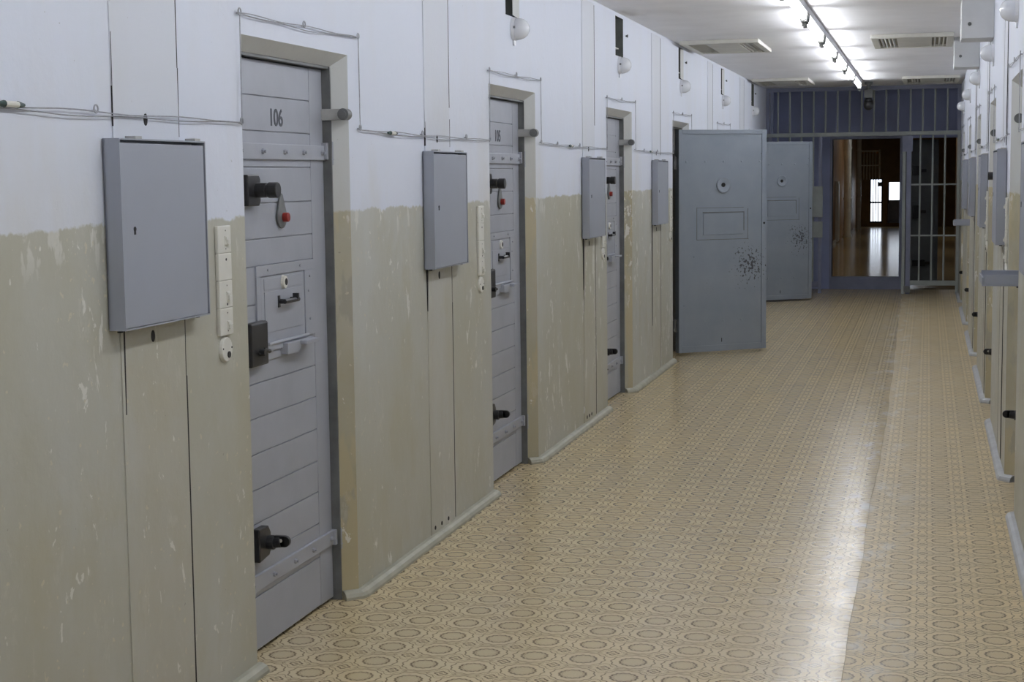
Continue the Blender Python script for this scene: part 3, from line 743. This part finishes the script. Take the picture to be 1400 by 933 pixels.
s = MB(); s.box((-1.95, -.015, .08), (-1.355, .015, .15)); s.build('bottom_rail', M['gate2'], g)
bars(g, [-1.875, -1.725, -1.575, -1.425], .15, ZBM0)
for z0, z1 in ((.98, 1.375), (.72, .925)):
    s = MB(); s.box((-1.46, -.05, z0), (-1.30, -.021, z1)); s.build('lock_plate', M['gate'], g, bevel=.003)
# watch camera hanging by the gate
t = thing('ceiling_camera', 'dark dome camera hanging from the ceiling just before the gate', 'camera', (-.705, 20.0, H))
s = MB(); s.cyl((0, 0, -.03), (0, 0, 0), .05, n=18); s.cyl((0, 0, -.2), (0, 0, -.03), .022, n=12); s.box((-.05, -.03, -.19), (.05, .05, -.09)); s.build('camera_bracket', M['frame'], t, bevel=.004)
s = MB(); s.sph((0, -.01, -.275), .062, 1, 1, 1.05, 20); s.cyl((0, -.01, -.235), (0, -.01, -.19), .055, .035, 18); s.build('camera_dome', M['black'], t, smooth=True)

# ------------------------------------------------------------------ end wall with the doorway and what lies beyond
DX0, DX1, DZ = -1.228, -.358, 1.985
e = MB()
e.box((-2.3, YE, 0), (DX0, YE + .2, 2.9)); e.box((DX0, YE, DZ), (DX1, YE + .2, 2.9)); e.box((DX1, YE, 0), (-.30, YE + .2, 2.9)); e.box((-.30, YE, DZ), (.40, YE + .2, 2.9)); e.box((.40, YE, 0), (1.6, YE + .2, 2.9))
struct(e.build('wall_end', M['blue']))
e = MB(); e.box((DX0, YE - .02, .0), (DX1, YE + .1, .165)); e.box((DX0, YE - .035, .13), (DX1, YE + .0, .165)); struct(e.build('trim_20', M['gate2']))
e = MB(); e.box((DX0 - .03, YE - .02, 0), (DX0, YE + .22, DZ + .04)); e.box((DX1, YE - .02, 0), (DX1 + .03, YE + .22, DZ + .04)); e.box((DX0, YE - .02, DZ), (DX1, YE + .22, DZ + .04)); struct(e.build('trim_21', M['gate2']))
# steel leaf standing open behind the narrow gate
t = thing('steel_door', 'dark steel door leaf with black locks behind the narrow gate', 'door', (-.29, YE + .34, 0), radians(14))
s = MB(); s.box((0, 0, .03), (.44, .05, 1.97)); s.box((0, -.006, .03), (.05, 0, 1.97)); s.box((.39, -.006, .03), (.44, 0, 1.97)); s.box((.05, -.006, 1.15), (.39, 0, 1.2)); s.build('leaf', M['leafdark'], t, bevel=.003)
for z0, z1, x1 in ((1.50, 1.62, .20), (.93, 1.10, .20), (.29, .37, .26)):
    s = MB(); s.box((.09, -.06, z0), (x1, -.006, z1)); s.box((x1, -.04, (z0 + z1) / 2 - .02), (x1 + .07, -.006, (z0 + z1) / 2 + .02)); s.build('lock_box', M['black'], t, bevel=.004)
# far corridor shell
FY = 47.0
e = MB(); e.quad((-2.2, YE, .0), (1.6, YE, 0), (1.6, FY, 0), (-2.2, FY, 0)); struct(e.build('floor', M['farfloor']))
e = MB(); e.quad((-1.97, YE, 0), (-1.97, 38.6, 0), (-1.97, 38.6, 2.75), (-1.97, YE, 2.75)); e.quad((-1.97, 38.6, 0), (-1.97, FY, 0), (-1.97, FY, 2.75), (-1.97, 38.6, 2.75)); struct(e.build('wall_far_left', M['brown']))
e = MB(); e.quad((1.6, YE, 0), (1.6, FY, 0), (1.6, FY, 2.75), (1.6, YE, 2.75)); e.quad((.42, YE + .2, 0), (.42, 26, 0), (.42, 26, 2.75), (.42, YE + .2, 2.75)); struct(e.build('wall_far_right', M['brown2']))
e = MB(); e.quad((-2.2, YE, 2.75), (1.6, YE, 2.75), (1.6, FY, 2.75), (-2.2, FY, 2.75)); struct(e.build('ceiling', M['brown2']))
e = MB(); WX = [(-1.60, -1.24, .10, 1.36), (-1.09, -.30, .10, 1.25)]
xs = [-2.2, -1.60, -1.24, -1.09, -.30, 1.6]; zs = [0, .10, 1.25, 1.36, 2.75]
for a, c in zip(xs, xs[1:]):
    for p_, q in zip(zs, zs[1:]):
        if not any(x0 < (a + c) / 2 < x1 and z0 < (p_ + q) / 2 < z1 for x0, x1, z0, z1 in WX): e.box((a, FY, p_), (c, FY + .15, q))
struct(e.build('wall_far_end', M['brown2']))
w = thing('window_1', 'bright barred glass door at the far end of the corridor', 'window', (0, FY, 0)); w['kind'] = 'structure'
s = MB(); s.quad((-1.60, .1, .10), (-1.24, .1, .10), (-1.24, .1, 1.36), (-1.60, .1, 1.36)); s.build('pane', M['day'], w)
s = MB()
for x in (-1.60, -1.275): s.box((x, .0, .10), (x + .035, .06, 1.36))
for z in (.10, .66, 1.33): s.box((-1.565, .0, z), (-1.275, .06, z + .05))
s.box((-1.38, -.01, 1.14), (-1.27, .05, 1.26)); s.build('window_frame', M['black'], w)
for x in (-1.50, -1.43, -1.36):
    s = MB(); s.cyl((x, .03, .12), (x, .03, 1.35), .012, n=8); s.build('bar', M['frame'], w)
w = thing('window_2', 'bright window over a dark panel at the far corridor end', 'window', (0, FY, 0)); w['kind'] = 'structure'
s = MB(); s.quad((-1.09, .1, .74), (-.30, .1, .74), (-.30, .1, 1.25), (-1.09, .1, 1.25)); s.build('pane', M['day'], w)
s = MB(); s.box((-1.10, 0, .66), (-.30, .09, .75)); s.box((-1.10, 0, .10), (-.30, .09, .14)); s.box((-1.10, 0, .10), (-1.06, .09, 1.25)); s.box((-1.06, .05, .14), (-.30, .09, .66)); s.build('window_frame', M['gate2'], w)
# white barred panel and pipes standing far down the corridor
t = thing('window_grille', 'white barred grille hanging high at the far corridor end', 'grille', (0, 46.2, 0))
s = MB()
for a, c in (((-1.90, 1.34), (-1.87, 2.14)), ((-1.33, 1.34), (-1.29, 2.17)), ((-1.90, 2.11), (-1.29, 2.15)), ((-1.9, 1.72), (-1.29, 1.745))): s.box((a[0], -.02, a[1]), (c[0], .02, c[1]))
s.build('grille_frame', M['pipe'], t)
for i in range(6):
    s = MB(); s.cyl((-1.82 + .082 * i, 0, 1.34), (-1.82 + .082 * i, 0, 2.12), .010, n=6); s.build('bar', M['pipe'], t)
for (x, y, r, z1, tx) in ((-1.85, 39.2, .085, 2.75, 'thick white pipe standing by the far left wall'), (-1.80, 44.5, .06, 2.75, 'thinner white pipe farther along the far corridor')):
    s = MB(); s.cyl((x, y, 0), (x, y, z1), r, n=16); s.cyl((x, y, .0), (x, y, .05), r * 1.25, n=16)
    for z in (.9, 2.1): s.cyl((x, y, z), (x, y, z + .05), r * 1.15, n=16)
    tag(s.build('standing_pipe', M['pipe'], smooth=False), tx, 'pipe')
t = thing('wall_cupboard', 'white narrow cupboard against the far left wall', 'cupboard', (-1.97, 36.2, 0))
s = MB(); s.box((0.002, 0, 0.02), (.06, .6, 1.35)); s.build('cupboard_body', M['pipe'], t, bevel=.004)
s = MB(); s.box((.06, .05, .06), (.07, .55, 1.3)); s.build('cupboard_door', M['pipe'], t, bevel=.003)
e = MB(); e.box((-1.968, YE + .3, 0), (-1.94, 36.1, .08)); struct(e.build('baseboard_far', M['pipe']))
# unseen lamps added to brighten the far corridor
for i, y in enumerate((25.0, 31.0, 38.0)):
    again(lt, 'added unseen fill light %s in the dark corridor beyond the gate' % ('nearest', 'midway', 'farthest')[i], (-.1, y, 2.75))

# ------------------------------------------------------------------ world, camera, render look
wd = bpy.data.worlds.new('World'); S.world = wd; wd.use_nodes = True
wd.node_tree.nodes['Background'].inputs[0].default_value = (.6, .7, .9, 1); wd.node_tree.nodes['Background'].inputs[1].default_value = .05
yaw, pitch, roll, fpx = radians(14.52287), radians(5.86278), radians(-.68716), 2194.53
f = Vector((-sin(yaw), cos(yaw), 0)); r = Vector((cos(yaw), sin(yaw), 0)); u = Vector((0, 0, 1))
f2 = f * cos(pitch) - u * sin(pitch); u2 = u * cos(pitch) + f * sin(pitch)
r3 = r * cos(roll) + u2 * sin(roll); u3 = -r * sin(roll) + u2 * cos(roll)
cd = bpy.data.cameras.new('Camera'); cam = bpy.data.objects.new('Camera', cd); COL.objects.link(cam)
cd.sensor_width = 36; cd.lens = 36 * fpx / 1400; cd.clip_start = .05; cd.clip_end = 200
mw = Matrix((r3, u3, -f2)).transposed().to_4x4(); mw.translation = (0, 0, 1.55); cam.matrix_world = mw
S.camera = cam
S.view_settings.view_transform = 'Standard'; S.view_settings.look = 'None'; S.view_settings.gamma = 1; S.view_settings.use_curve_mapping = False
S.view_settings.exposure = 0
S.cycles.use_denoising = True; S.cycles.max_bounces = 8; S.cycles.diffuse_bounces = 5; S.cycles.sample_clamp_indirect = 6
